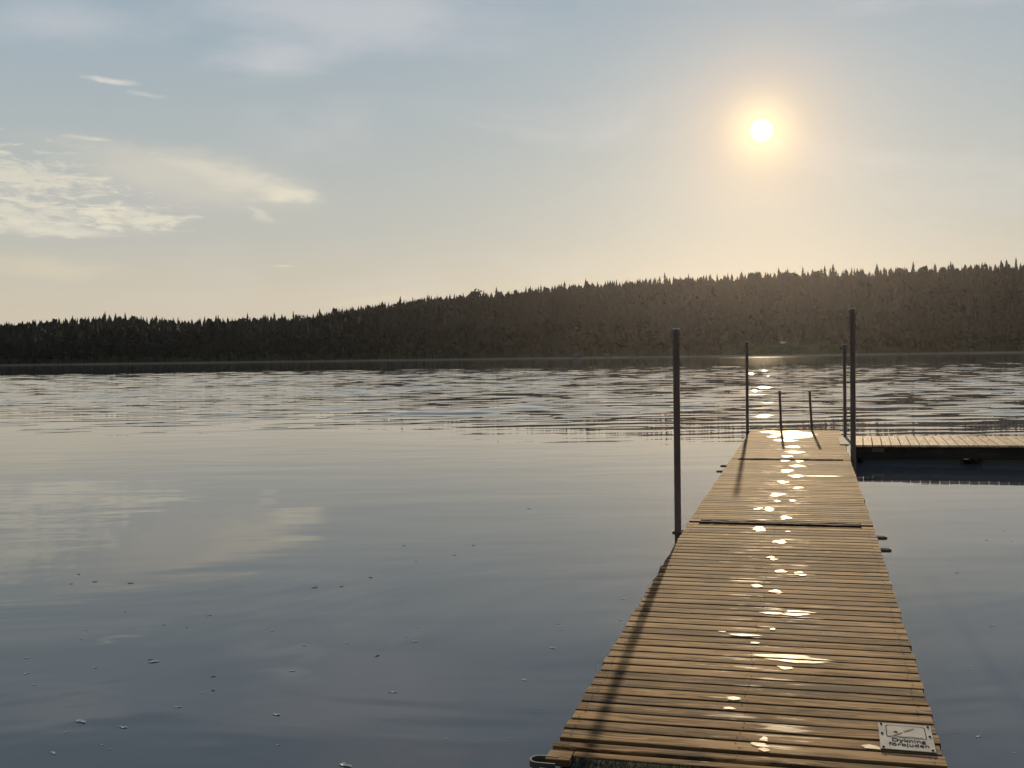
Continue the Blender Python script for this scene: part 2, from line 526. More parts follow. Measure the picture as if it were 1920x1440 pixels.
def build_water():
    """one sheet on a polar grid; the breeze-ruffled belt from about 20 m to 200 m is real wave relief"""
    rng = np.random.default_rng(21)
    lim = R(31)
    th = np.concatenate([np.linspace(-math.pi, -lim - .02, 16)[:-1], np.linspace(-lim, lim, 720), np.linspace(lim + .02, math.pi, 16)[1:]])
    rs = [0.4, 4, 8, 11, 13]
    r = 14.0
    while r < 230:
        rs.append(r); r += 0.07 if r < 30 else (0.10 if r < 60 else (0.15 if r < 110 else (0.25 if r < 150 else 0.5)))
    rs += [240, 280, 330, 400, 520, 700, 1000, 1500, 2500]
    rs = np.array(rs)
    T, Rr = np.meshgrid(th, rs)
    X, Y = Rr * np.sin(T), Rr * np.cos(T)
    Z = np.zeros_like(X)
    G = np.zeros_like(X)
    dr = np.gradient(rs)[:, None]
    for k in range(60):
        lam = rng.uniform(.5, 1.2) if k % 2 else rng.uniform(1.0, 2.1)
        a = rng.normal(0.0, R(12)) + rng.choice([-.20, .20])
        kk = 2 * math.pi / lam
        ph = rng.uniform(0, 6.283)
        Z += np.clip((lam / dr - 2.5) / 3.5, 0, 1) * (lam ** 1.05) * np.sin(kk * (Y * math.cos(a) + X * math.sin(a)) + ph)
    dz = np.diff(Z[200:600], axis=0) / np.diff(rs[200:600])[:, None]
    Z *= WAVE_SLOPE / dz.std()
    # patchy gusts and the wandering edge of the ruffled belt
    for k in range(14):
        lam = rng.uniform(7, 34); a = rng.normal(0, .5)
        G += lam ** .5 * np.sin(2 * math.pi / lam * (Y * math.cos(a) + X * math.sin(a) + X * .55 * rng.choice([-1, 1])) + rng.uniform(0, 6.28))
    G /= G.std()
    Q = np.zeros_like(X)                                     # small patches: single wavelets dying out
    for k in range(22):
        lam = rng.uniform(1.6, 6.0); a = rng.uniform(-1.3, 1.3)
        Q += np.sin(2 * math.pi / lam * (Y * math.cos(a) + X * math.sin(a)) + rng.uniform(0, 6.28))
    Q /= Q.std()
    edge = np.interp(X, [-16, -9, 0, 2.5, 5, 9], [27.5, 25.5, 24.5, 20.5, 20.0, 20.5])
    u = np.clip((Rr - edge + 2.2 * G + 2.6 * Q + 0.5) / 17.0, 0, 1)
    amp = u ** 1.3 * (1 + .18 * G) * (1 + .30 * Q)
    v = np.clip((Rr - 115) / 75, 0, 1)
    amp *= 1 - .86 * v * v * (3 - 2 * v)
    amp *= np.clip((lim - np.abs(T)) / .05, 0, 1) * np.clip((228 - Rr) / 15, 0, 1)
    Z = (Z + 0.15 * Z * np.abs(Z) / (Z.std() * 2)) * np.clip(amp, 0, None)
    n = len(th)
    v = np.stack([X, Y, Z], -1).reshape(-1, 3)
    i = (np.arange(len(rs) - 1)[:, None] * n + np.arange(n)[None, :])
    j = (np.arange(len(rs) - 1)[:, None] * n + (np.arange(n)[None, :] + 1) % n)
    f = np.stack([i, j, j + n, i + n], -1).reshape(-1, 4)[:, ::-1]
    V = np.concatenate([v, [[0, 0, 0]]])
    me = mesh_np('water', V, f, True)
    bm = bmesh.new(); bm.from_mesh(me); bm.verts.ensure_lookup_table()
    c = bm.verts[len(v)]
    for k in range(n): bm.faces.new((c, bm.verts[(k + 1) % n], bm.verts[k])).smooth = True
    bm.to_mesh(me); bm.free()
    o = link('water', me, None, M['water'])
    tag(o, kind='structure')


WAVE_SLOPE = 0.026
build_water()


def build_terrain():
    ys = np.concatenate([[W_Y0 - 400, -100, 150, 330], np.arange(380, 820, 6.0), np.arange(820, 1500, 40), [2000, 3000, 5000]])
    xs = np.concatenate([[-4000, -2400, -1500], np.arange(-900, 901, 12.0), [1500, 2400, 4000]])
    X, Y = np.meshgrid(xs, ys)
    Z = ground(X, Y)
    v = np.stack([X, Y, Z], -1).reshape(-1, 3)
    nx, ny = len(xs), len(ys)
    i = np.arange(nx * (ny - 1)).reshape(ny - 1, nx)[:, :-1].ravel()
    f = np.stack([i, i + 1, i + nx + 1, i + nx], -1)
    m, q, b = material('forest_floor')
    P = q.n('ShaderNodeNewGeometry').outputs['Position']
    n = q.noise(P, 0.12, 6, 0.6)
    z = q.sep(P)[2]
    c = q.ramp(n, [(0.3, (0.025, 0.03, 0.014)), (0.6, (0.05, 0.055, 0.022)), (0.8, (0.08, 0.07, 0.035))])
    c = q.mix(q.step(z, 0.2, 0.9, 1.0, 0.0), c, (0.16, 0.14, 0.11))
    q.l(c, b['Base Color']); b['Roughness'].default_value = 0.95
    b['Specular IOR Level'].default_value = 0.1
    o = link('terrain', mesh_np('terrain', v, f, True), None, m)
    tag(o, kind='structure')


build_terrain()

# ------------------------------------------------------------------ forest


def spruce_arrays(tiers, spikes, rng, trunk=True):
    """unit-height spruce: star shaped drooping tiers round a trunk"""
    V, F = [], []
    for i in range(tiers):
        t = i / (tiers - 1)
        z = 0.10 + 0.83 * t
        rad = 0.155 * (1 - t) ** 0.75 + 0.018
        top = z + 1.45 * 0.83 / (tiers - 1)
        c = len(V)
        V.append((rng.normal(0, .004), rng.normal(0, .004), min(top, 1.0)))
        ph = rng.uniform(0, 6.28)
        n = spikes * 2
        for j in range(n):
            a = ph + 6.283 * j / n + rng.uniform(-.15, .15)
            rr = rad * (rng.uniform(.75, 1.2) if j % 2 == 0 else rng.uniform(.55, .8))
            V.append((rr * math.cos(a), rr * math.sin(a), z - (0.25 * rr if j % 2 == 0 else -0.1 * rr) + rng.uniform(-.008, .008)))
        for j in range(n):
            F.append((c, c + 1 + j, c + 1 + (j + 1) % n))
    c = len(V)                                                     # leader
    for a in (0, 2.1, 4.2): V.append((.014 * math.cos(a), .014 * math.sin(a), .93))
    V.append((0, 0, 1.0))
    F += [(c, c + 1, c + 3), (c + 1, c + 2, c + 3), (c + 2, c, c + 3)]
    if trunk:
        c = len(V)
        for a in (0, 1.57, 3.14, 4.71): V.append((.014 * math.cos(a), .014 * math.sin(a), -.04))
        V.append((0, 0, .5))
        F += [(c + j, c + (j + 1) % 4, c + 4) for j in range(4)]
    return np.array(V), np.array(F)


def leafy_arrays(n, rng, lobes, size=0.11, trunk=True):
    """unit-height broad-leaved tree or pine: leaf clumps through the volume of some lobes"""
    V, F = [], []
    for k in range(n):
        cx, cy, cz, rx, rz = lobes[k % len(lobes)]
        d = rng.normal(size=3); d /= np.linalg.norm(d)
        r = rng.uniform(.55, 1.0)
        c = np.array([cx + d[0] * rx * r, cy + d[1] * rx * r, cz + d[2] * rz * r])
        a = rng.normal(size=3); a /= np.linalg.norm(a)
        bb = np.cross(a, rng.normal(size=3)); bb /= np.linalg.norm(bb)
        s = size * rng.uniform(.6, 1.3)
        i = len(V)
        V += [c + a * s, c + bb * s * .7, c - a * s, c - bb * s * .7 + d * s * .3]
        F += [(i, i + 1, i + 2), (i, i + 2, i + 3)]
    if trunk:
        i = len(V)
        for a in (0, 1.57, 3.14, 4.71): V.append(np.array((.022 * math.cos(a), .022 * math.sin(a), -.04)))
        V.append(np.array((0, 0, .75)))
        F += [(i + j, i + (j + 1) % 4, i + 4) for j in range(4)]
    return np.array(V), np.array(F)


BIRCH = [(0, 0, .62, .20, .34), (.1, .05, .45, .17, .2), (-.1, -.05, .48, .17, .2), (0, .08, .80, .12, .17)]
PINE = [(0, 0, .80, .16, .13), (.11, .02, .68, .12, .08), (-.1, .05, .72, .12, .08), (.02, -.1, .60, .10, .07), (-.04, .02, .92, .09, .08)]
OAK = [(0, 0, .60, .34, .30), (.22, .05, .55, .2, .2), (-.2, 0, .55, .22, .22), (0, 0, .85, .18, .14)]

SPECIALS = [  # px, py of the tip, kind, width factor, label
    (1887, 484, 'spruce', 1.1, 'tallest dark spruce on the skyline, near the right end of the ridge'),
    (1505, 497, 'spruce', 1.0, 'slender spruce on the skyline just right of the sun, rising over its neighbours'),
    (1557, 500, 'spruce', 1.2, 'double-topped spruce on the skyline above the short right mooring pole'),
    (893, 541, 'leafy', 1.25, 'round-crowned broad-leaved tree bulging over the skyline left of the tallest stretch of ridge'),
    (514, 584, 'spruce', 1.5, 'lone wide spruce standing above the low left part of the skyline'),
    (561, 588, 'leafy', 1.1, 'small rounded tree on the low skyline, right of the lone wide spruce'),
    (717, 563, 'spruce', 1.4, 'wide pine-like spruce on the skyline where the ridge starts to climb'),
    (175, 592, 'spruce', 1.5, 'bushy spruce on the left skyline at the left end of the low hump'),
    (1905, 480, 'spruce', 0.9, 'narrow spruce at the far right edge of the skyline'),
    (1332, 512, 'spruce', 1.2, 'pointed spruce on the skyline left of the sun, a little taller than the row'),
]


ORD = ['first', 'second', 'third', 'fourth', 'fifth', 'sixth', 'seventh', 'eighth', 'ninth', 'tenth', 'eleventh', 'twelfth',
       'thirteenth', 'fourteenth', 'fifteenth', 'sixteenth', 'seventeenth', 'eighteenth', 'nineteenth', 'twentieth']
SHORT = {1887: 'the tallest skyline spruce', 1505: 'the slender spruce right of the sun', 1557: 'the double-topped spruce', 893: 'the round-crowned tree',
         514: 'the lone wide spruce', 561: 'the small rounded tree', 717: 'the wide spruce where the ridge climbs', 175: 'the bushy left spruce',
         1905: 'the narrow spruce at the right edge', 1332: 'the pointed spruce left of the sun'}


def build_forest():
    rng = np.random.default_rng(11)
    lows = [spruce_arrays(7, 6, rng) for _ in range(5)]
    lows += [leafy_arrays(46, rng, BIRCH) for _ in range(3)]
    lows += [leafy_arrays(44, rng, PINE) for _ in range(2)]
    mat = mat_foliage('forest_foliage', (0.008, 0.013, 0.013), (0.019, 0.026, 0.022), attr=True)
    xs, ys = [], []
    step = 4.8
    gx, gy = np.meshgrid(np.arange(-430, 440, step), np.arange(2.0, 300, step))
    gx = gx + rng.uniform(-.5, .5, gx.shape) * step * .95
    gy = gy + rng.uniform(-.5, .5, gy.shape) * step * .95
    x = gx.ravel(); dy = gy.ravel()
    y = shore_y(x) + np.maximum(dy, 2.0)
    keep = np.ones(len(x), bool)
    # a small clearing by the water
    a, b = at(1350, 668, 0), at(1570, 666, 0)
    tx = x / y
    keep &= ~((tx > a.x / a.y) & (tx < b.x / b.y) & (dy < 26))
    x, y, dy = x[keep], y[keep], dy[keep]
    n = len(x)
    kind = np.where(dy < 14, rng.choice([5, 6, 7, 5, 6, 7, 0, 8], n), rng.choice([0, 1, 2, 3, 4, 0, 1, 2, 3, 5, 6, 8, 9], n))
    kind = np.where((dy > 150) & (rng.random(n) < .5), rng.integers(0, 5, n), kind)
    h = np.where(dy < 14, rng.uniform(6, 12, n), rng.uniform(8.5, 15, n))
    h = np.where((kind >= 5) & (dy >= 14), h * .93, h)
    tall = rng.random(n) < .06
    h = np.where(tall & (kind < 5), h * 1.2, h)
    wid = h * np.where(kind < 5, rng.uniform(.75, 1.15, n), rng.uniform(.8, 1.15, n))
    rot = rng.uniform(0, 6.283, n)
    tint = np.clip(np.where(kind >= 5, rng.uniform(.35, 1, n), rng.uniform(0, .5, n)), 0, 1)
    z = ground(x, y)
    VV, FF, TT = [], [], []
    base = 0
    for k, (V, F) in enumerate(lows):
        idx = np.where(kind == k)[0]
        if not len(idx): continue
        c, s = np.cos(rot[idx])[:, None], np.sin(rot[idx])[:, None]
        px = (V[None, :, 0] * c - V[None, :, 1] * s) * wid[idx][:, None] + x[idx][:, None]
        py = (V[None, :, 0] * s + V[None, :, 1] * c) * wid[idx][:, None] + y[idx][:, None]
        pz = V[None, :, 2] * h[idx][:, None] + z[idx][:, None]
        VV.append(np.stack([px, py, pz], -1).reshape(-1, 3))
        FF.append((F[None] + (np.arange(len(idx)) * len(V))[:, None, None] + base).reshape(-1, 3))
        TT.append(np.repeat(tint[idx], len(V)))
        base += len(idx) * len(V)
    V = np.concatenate(VV); F = np.concatenate(FF); T = np.concatenate(TT)
    me = mesh_np('forest', V, F)
    at_ = me.attributes.new('tint', 'FLOAT', 'POINT')
    at_.data.foreach_set('value', T.astype(np.float32))
    o = link('forest', me, None, mat)
    tag(o, 'dense dark mixed forest of spruce and birch covering the far shore', 'forest', kind='stuff')

    # trees one can tell apart along the skyline
    fol = mat_foliage('skyline_foliage', (0.009, 0.014, 0.012), (0.024, 0.030, 0.020))
    protos = [mesh_np('spruce_tree', *spruce_arrays(13, 7, rng)) for _ in range(6)]
    leafy = [mesh_np('broadleaf_tree', *leafy_arrays(150, rng, OAK, .07)) for _ in range(2)]
    for p in protos + leafy: p.materials.append(fol)

    def plant(px, py, kind, wf, label, group):
        d = ray(px, py)
        xx = 0.0
        for _ in range(20):
            yy = float(shore_y(xx)) + RIDGE - 8 + rng.uniform(-1, 1) * 0
            xx = d.x * yy / d.y
        ztop = CAM_H + d.z * yy / d.y
        g = float(ground(xx, yy))
        hh = max(ztop - g, 8.0)
        o = link('spruce_tree' if kind == 'spruce' else 'broadleaf_tree', protos[rng.integers(6)] if kind == 'spruce' else leafy[rng.integers(2)])
        o.location = (xx, yy, ztop - hh * 1.02)
        w = min(hh, 15) * wf
        o.scale = (w, w, hh)
        o.rotation_euler = (0, 0, rng.uniform(0, 6.28))
        tag(o, label, 'tree', group)

    for px, py, k, wf, lab in SPECIALS:
        plant(px, py, k, wf, lab, 'trees along the skyline')
    sx = [p[0] for p in SKYLINE]; sy = [p[1] for p in SKYLINE]
    tips = []
    px = -30.0
    while px < 1950:
        px += rng.choice([rng.uniform(5, 10), rng.uniform(9, 18), rng.uniform(18, 34)])
        if min(abs(px - s[0]) for s in SPECIALS) < 7: continue
        py = np.interp(px, sx, sy) + 2 - rng.choice([rng.uniform(0, 7), rng.uniform(5, 14)])
        tips.append((px, py))
    marks = sorted(SHORT)
    for px, py in tips:
        left = [m_ for m_ in marks if m_ < px]; right = [m_ for m_ in marks if m_ > px]
        nl = sum(1 for t in tips if left and left[-1] < t[0] < px); nr = sum(1 for t in tips if right and px < t[0] < right[0])
        if left and (not right or nl <= nr): lab = 'small dark spruce tip, %s to the right of %s' % (ORD[min(nl, 19)], SHORT[left[-1]])
        else: lab = 'small dark spruce tip, %s to the left of %s' % (ORD[min(nr, 19)], SHORT[right[0]])
        plant(px, py, 'spruce', rng.uniform(.9, 2.3), lab, 'trees along the skyline')


build_forest()


def build_far_shore():
    """grass at the clearing, pale boulders and a small white boat"""
    rng = np.random.default_rng(5)
    m = mat_plain('shore_grass', (0.085, 0.095, 0.035), 0.9, 0.1)
    V, F = [], []
    for _ in range(2600):
        px = rng.uniform(1350, 1570)
        p = at(px, 667, 0)
        ux = p.x / p.y
        y = 0.0
        x = ux * 430
        for _k in range(4):
            y = float(shore_y(x)); x = ux * y
        y += rng.uniform(1, 17); x = ux * y
        z = float(ground(x, y))
        a = rng.uniform(0, 6.28); w = rng.uniform(.1, .3); h = rng.uniform(.3, .9)
        i = len(V)
        dx, dy = math.cos(a) * w, math.sin(a) * w
        V += [(x - dx, y - dy, z - .1), (x + dx, y + dy, z - .1), (x + dy * 1.5, y - dx * 1.5, z + h)]
        F.append((i, i + 1, i + 2))
    o = link('shore_grass', mesh_np('shore_grass', V, F), None, m)
    tag(o, 'lighter green grass in the clearing at the foot of the far forest', 'grass', kind='stuff')
    rock = mat_plain('pale_rock', (0.10, 0.095, 0.09), 0.9, 0.1)
    spots = [(1083, 660, 3.0, 'pale grey boulder at the foot of the far forest, left of the left mooring pole'),
             (1138, 661, 2.4, 'smaller pale boulder on the far shore, nearest the left mooring pole'),
             (1186, 661, 1.7, 'lowest and faintest of the three pale boulders on the far shore')]
    for px, py, s, lab in spots:
        bm = bmesh.new()
        bmesh.ops.create_icosphere(bm, subdivisions=2, radius=1)
        for v in bm.verts:
            v.co *= 1 + rng.uniform(-.16, .16)
            v.co.x *= s * .75; v.co.y *= s * .6; v.co.z *= s * .40
        p = at(px, 672, 0); ux = p.x / p.y
        y = float(shore_y(ux * 440)) + 1.0
        o = link('shore_boulder', bm_mesh('shore_boulder', bm), None, rock, (ux * y, y, float(ground(ux * y, y)) + s * .25))
        tag(o, lab, 'boulder', 'pale boulders on the far shore')
    # boat on the grass
    p = at(1469, 668, 0); ux = p.x / p.y
    y = float(shore_y(ux * 430)) + 20.0
    root = link('rowing_boat', None, None, None, (ux * y, y, float(ground(ux * y, y)) + .9))
    root.rotation_euler = (R(-18), 0, R(20))
    root.scale = (.6, 1.0, 1.2)
    tag(root, 'tiny bright white boat lying in the grass of the far clearing', 'boat')
    white = mat_plain('white_paint', (0.8, 0.8, 0.78), 0.25, 0.5, 0.05)
    bm = bmesh.new()
    rows = []
    for i in range(9):
        t = i / 8
        w = .75 * math.sin(math.pi * (0.12 + .80 * t) ** 1.1) + .04
        xx = -2.1 + 4.2 * t
        rows.append([bm.verts.new((xx, sg * w * f, zz + .25 * (2 * t - 1) ** 2)) for sg, f, zz in ((-1, 1, .55), (-1, .8, .15), (0, 0, 0), (1, .8, .15), (1, 1, .55))])
    for a, b in zip(rows, rows[1:]):
        for j in range(4): bm.faces.new((a[j], a[j + 1], b[j + 1], b[j]))
    link('hull', bm_mesh('hull', bm), root, white)
    for xx in (-1.0, .5):
        bm = bmesh.new(); box(bm, xx - .12, xx + .12, -.62, .62, .42, .46, .005)
        link('thwart', bm_mesh('thwart', bm), root, M['pale_wood'])


build_far_shore()

# ------------------------------------------------------------------ jetty
AX, AZ = -0.2665, 0.2591                     # axis of the jetty: foot point x, azimuth
J0 = Vector((AX, 0, 0)); JD = Vector((math.sin(AZ), math.cos(AZ), 0)); JN = Vector((math.cos(AZ), -math.sin(AZ), 0))
# sections: start, end, deck height at start and end
SECTIONS = [(-0.95, 4.215, 0.085, 0.066), (4.290, 9.635, 0.068, 0.206), (9.70, 14.97, 0.207, 0.246), (15.03, 20.18, 0.247, 0.274)]
PITCH_P = 0.1160
SEC = []


def deck_z(s):
    for s0, s1, z0, z1 in SECTIONS:
        if s <= s1 + .03: return z0 + (z1 - z0) * (s - s0) / (s1 - s0)
    return SECTIONS[-1][3]


def jpt(s, t, z=None):
    p = J0 + JD * s + JN * t
    p.z = deck_z(s) if z is None else z
    return p


def deck_hit(px, py):
    """station and offset on the deck under a point of the photograph"""
    z = .2
    for _ in range(8):
        p = at(px, py, z)
        s = (p - J0).dot(JD)
        z = deck_z(min(max(s, -1), 20.18))
    return s, (p - J0).dot(JN)


def plank_mesh(name, L, w, th, rng, x0=None, x1=None, nseg=5):
    """bevelled, slightly cupped board, long side along x, top at z=0"""
    x0 = -L / 2 if x0 is None else x0
    x1 = L / 2 if x1 is None else x1
    prof = [(-.5 * w, -.003), (-.5 * w + .003, -.0004), (-.22 * w, .0), (.22 * w, .0), (.5 * w - .003, -.0004), (.5 * w, -.003), (.5 * w, -th), (-.5 * w, -th)]
    bm = bmesh.new()
    rings = []
    bow = rng.uniform(-.0025, .0025); s1, s2 = rng.uniform(-.0015, .0015, 2)
    for i in range(nseg + 1):
        u = i / nseg
        x = x0 + (x1 - x0) * u
        oy = bow * math.sin(math.pi * u)
        wj = [rng.uniform(-.0012, .0012) for _ in range(2)]
        ring = []
        for k, (py, pz) in enumerate(prof):
            e = wj[0] if k in (0, 1, 7) else (wj[1] if k in (4, 5, 6) else 0)
            ring.append(bm.verts.new((x, py + oy + e, pz)))
        rings.append(ring)
    for a, b in zip(rings, rings[1:]):
        for j in range(8):
            bm.faces.new((a[j], b[j], b[(j + 1) % 8], a[(j + 1) % 8]))
    bm.faces.new(rings[0]); bm.faces.new(rings[-1])
    return bm_mesh(name, bm)


def ring_strap(bm, sx, x_in, x_out, y, z, half, th, hgt):
    """U-shaped flat-bar guide sticking out of the deck edge (sx=-1 left, +1 right)"""
    pts = []
    pts.append((sx * x_in, y - half, z))
    n = 10
    r = half
    cx = x_out - r
    for i in range(n + 1):
        a = -math.pi / 2 + math.pi * i / n
        pts.append((sx * (cx + r * math.cos(a)), y + r * math.sin(a), z))
    pts.append((sx * x_in, y + half, z))
    tube(bm, pts, 0, flat=(th, hgt))


LABELS = ['nearest jetty section underfoot, its first boards just inside the lower edge of the photo',
          'long near section of the wooden jetty with the metal sign and a wet footprint trail',
          'middle section of the wooden jetty between the two black rubber joints',
          'far end section of the wooden jetty with a shiny pool and the ladder']


def build_jetty():
    rng = np.random.default_rng(3)
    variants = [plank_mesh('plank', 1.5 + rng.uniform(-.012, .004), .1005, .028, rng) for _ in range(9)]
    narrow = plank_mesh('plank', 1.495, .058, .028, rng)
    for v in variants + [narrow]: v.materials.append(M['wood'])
    for i, (s0, s1, z0, z1) in enumerate(SECTIONS):
        L = s1 - s0
        root = link('jetty_section', None)
        root.matrix_world = Matrix.Translation(jpt(s0, 0, z0)) @ Matrix.Rotation(-AZ, 4, 'Z') @ Matrix.Rotation(math.atan2(z1 - z0, L), 4, 'X')
        SEC.append(root)
        tag(root, LABELS[i], 'jetty', 'floating jetty sections')
        n = int(round(L / PITCH_P))
        pitch = L / n
        nails = bmesh.new()
        strip_far = i < 3
        for k in range(n):
            yc = (k + .5) * pitch
            last, first = (k == n - 1 and i < 3), (k == 0 and i > 0)
            if last or first:
                # end boards are cut short where the rubber joint lies: two stubs
                for sg in (-1, 1):
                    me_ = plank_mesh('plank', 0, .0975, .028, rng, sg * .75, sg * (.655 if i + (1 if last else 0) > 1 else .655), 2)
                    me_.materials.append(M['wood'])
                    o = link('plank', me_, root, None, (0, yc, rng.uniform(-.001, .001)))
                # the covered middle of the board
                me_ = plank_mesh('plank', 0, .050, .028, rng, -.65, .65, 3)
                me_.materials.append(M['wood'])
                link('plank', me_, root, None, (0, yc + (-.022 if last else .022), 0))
                continue
            mesh_ = narrow if (i == 1 and k == 1) else variants[rng.integers(9)]
            o = link('plank', mesh_, root, None, (rng.uniform(-.005, .005), yc + rng.uniform(-.0015, .0015), rng.uniform(-.0012, .0008)))
            o.rotation_euler = (rng.uniform(-.006, .006), 0, rng.uniform(-.0016, .0016) + (math.pi if rng.random() < .5 else 0))
            for tx in (-.70, -.03, .70):
                for ty in (-.026, .028):
                    if rng.random() < .1: continue
                    bmesh.ops.create_circle(nails, cap_ends=True, segments=6, radius=.0042,
                                            matrix=Matrix.Translation((tx + rng.uniform(-.012, .012), yc + ty + rng.uniform(-.006, .006), .0022)))
        o = link('nail_heads', bm_mesh('nail_heads', nails), root, M['nail'])
        tag(o, kind='stuff')
        for sx in (-1, 0, 1):
            bm = bmesh.new()
            box(bm, sx * .66 - .024, sx * .66 + .024, .02, L - .02, -.15, -.029, .003)
            link('beam', bm_mesh('beam', bm), root, M['dark_wood'])
        for yy in (.03, L - .055):
            bm = bmesh.new()
            box(bm, -.685, .685, yy, yy + .025, -.16, -.030, .002)
            link('end_beam', bm_mesh('end_beam', bm), root, M['dark_wood'])
        for yy in (.5, L - 1.5):
            bm = bmesh.new()
            box(bm, -.60, .60, yy, yy + 1.0, -.5, -.152, .04)
            link('float', bm_mesh('float', bm), root, M['float'])

    # rubber joints (each belongs to the section behind it)
    for i in (2, 3):
        root = SEC[i]
        bm = bmesh.new()
        nx = 26
        rr = np.random.default_rng(20 + i)
        prof = [(-.062, .0035), (-.050, .007), (-.012, .006), (-.004, -.004), (.004, -.004), (.012, .007), (.052, .008), (.062, .0035)]
        rows = []
        for j in range(nx + 1):
            u = j / nx
            xx = -.648 + 1.296 * u
            rows.append([bm.verts.new((xx, yy - .035 + rr.uniform(-.0015, .0015), zz + rr.uniform(-.001, .0015) + .003)) for yy, zz in prof])
        for a, b in zip(rows, rows[1:]):
            for j in range(len(prof) - 1): bm.faces.new((a[j], a[j + 1], b[j + 1], b[j]))
        gm = bmesh.ops.extrude_face_region(bm, geom=bm.faces[:])
        for v in [g for g in gm['geom'] if isinstance(g, bmesh.types.BMVert)]: v.co.z -= .004
        link('joint_strip', bm_mesh('joint_strip', bm, R(50)), root, M['rubber'])
    # mossy turf strip over the nearest joint
    root = SEC[1]
    bm = bmesh.new()
    box(bm, -.63, .648, -.17, .022, -.004, .006, .002)
    link('turf_strip', bm_mesh('turf_strip', bm), root, M['turf'])
    rr = np.random.default_rng(8)
    V, F = [], []
    for _ in range(5200):
        x, y = rr.uniform(-.635, .65), rr.uniform(-.175, .028)
        a = rr.uniform(0, 6.28); w = .0016; h = rr.uniform(.006, .014)
        lx, ly = rr.normal(0, .005, 2)
        i = len(V)
        V += [(x - w * math.cos(a), y - w * math.sin(a), .003), (x + w * math.cos(a), y + w * math.sin(a), .003), (x + lx, y + ly, .004 + h)]
        F.append((i, i + 1, i + 2))
    o = link('turf_fibres', mesh_np('turf_fibres', V, F), root, M['turf'])
    tag(o, kind='stuff')

    # pole guides: flat-bar loops bolted to the deck edges
    def guide(px, py, side, out=.075, half=.024, s=None):
        if s is None: s, t = deck_hit(px, py)
        for r_, (s0, s1, z0, z1) in zip(SEC, SECTIONS):
            if s0 - .05 <= s <= s1 + .03:
                bm = bmesh.new()
                ring_strap(bm, side, .70, .75 + out, s - s0, -.012, half, .0035, .013)
                o = link('pole_guide', bm_mesh('pole_guide', bm, R(40)), r_, M['guide'])
                return s
    guide(1640, 1005, 1); guide(1652, 1028, 1)
    guide(0, 0, -1, .082, .038, 9.22)
    guide(1362, 872, -1); guide(1355, 882, -1)
    guide(1024, 1424, -1, .055, .036)
    guide(0, 0, -1, .080, .036, 19.72)
    # steel hinge plate that carries the side dock
    root = SEC[3]
    bm = bmesh.new()
    s0 = SECTIONS[3][0]
    box(bm, .675, .87, 17.25 - s0, 18.55 - s0, .004, .012, .002)
    box(bm, .858, .872, 17.3 - s0, 18.5 - s0, .0125, .05, .002)
    link('hinge_plate', bm_mesh('hinge_plate', bm), root, M['plate'])


build_jetty()

# ------------------------------------------------------------------ mooring poles


def pole(px, py, px_top, py_top, radius, side, label, s_fix=None):
    s, t = deck_hit(px, py)
    if s_fix: s = s_fix
    t = side * (.75 + radius + .012)
    base = jpt(s, t, 0)
    # height from the tip seen in the photograph
    d = ray(px_top, py_top)
    k = (base.x * d.x + base.y * d.y) / (d.x ** 2 + d.y ** 2)
    top = CAM_H + d.z * k
    root = link('mooring_pole', None, None, None, base)
    tag(root, label, 'pole', 'steel mooring poles along the jetty')
    bm = bmesh.new()
    tube(bm, [(0, 0, -2.2), (0, 0, .6), (0, 0, top - .012)], radius, 20)
    link('pipe', bm_mesh('pipe', bm, R(40)), root, M['pole'])
    bm = bmesh.new()
    tube(bm, [(0, 0, top - .0118), (0, 0, top - .003), (0, 0, top)], [radius * 1.09, radius * 1.09, radius * 1.0], 20)
    link('cap', bm_mesh('cap', bm, R(40)), root, M['galv'])
    return root


pole(1272, 1012, 1265, 615, .027, -1, 'thick steel mooring pole at the left edge of the jetty, nearest the camera', 9.22)
pole(1404, 812, 1401, 640, .025, -1, 'thin mooring pole at the far left corner of the jetty, by the sun glitter', 19.72)
pole(1583, 820, 1581, 645, .025, 1, 'thin shorter mooring pole standing at the grey plate on the right edge of the jetty')
pole(1599, 858, 1597, 578, .034, 1, 'tallest mooring pole, right of the jetty before the side dock', 15.4)


# ------------------------------------------------------------------ ladder at the end
def ladder():
    root = link('bathing_ladder', None, None, None, jpt(20.215, 0))
    root.rotation_euler = (0, 0, -AZ)
    tag(root, 'bathing ladder at the end of the jetty, only its two steel handrails showing', 'ladder')
    for tx, lean in ((-.236, -.022), (.279, -.032)):
        bm = bmesh.new()
        tube(bm, [(tx, .03, -1.1), (tx, .02, -.1), (tx, 0, 0), (tx + lean * .5, -.015, .34), (tx + lean, -.03, .69)], .021, 14)
        link('handrail', bm_mesh('handrail', bm, R(40)), root, M['pole'])
    for zz in (-.22, -.47, -.72, -.97):
        bm = bmesh.new()
        box(bm, -.215, .258, -.005, .055, zz - .012, zz + .012, .004)
        link('rung', bm_mesh('rung', bm), root, M['galv'])


ladder()


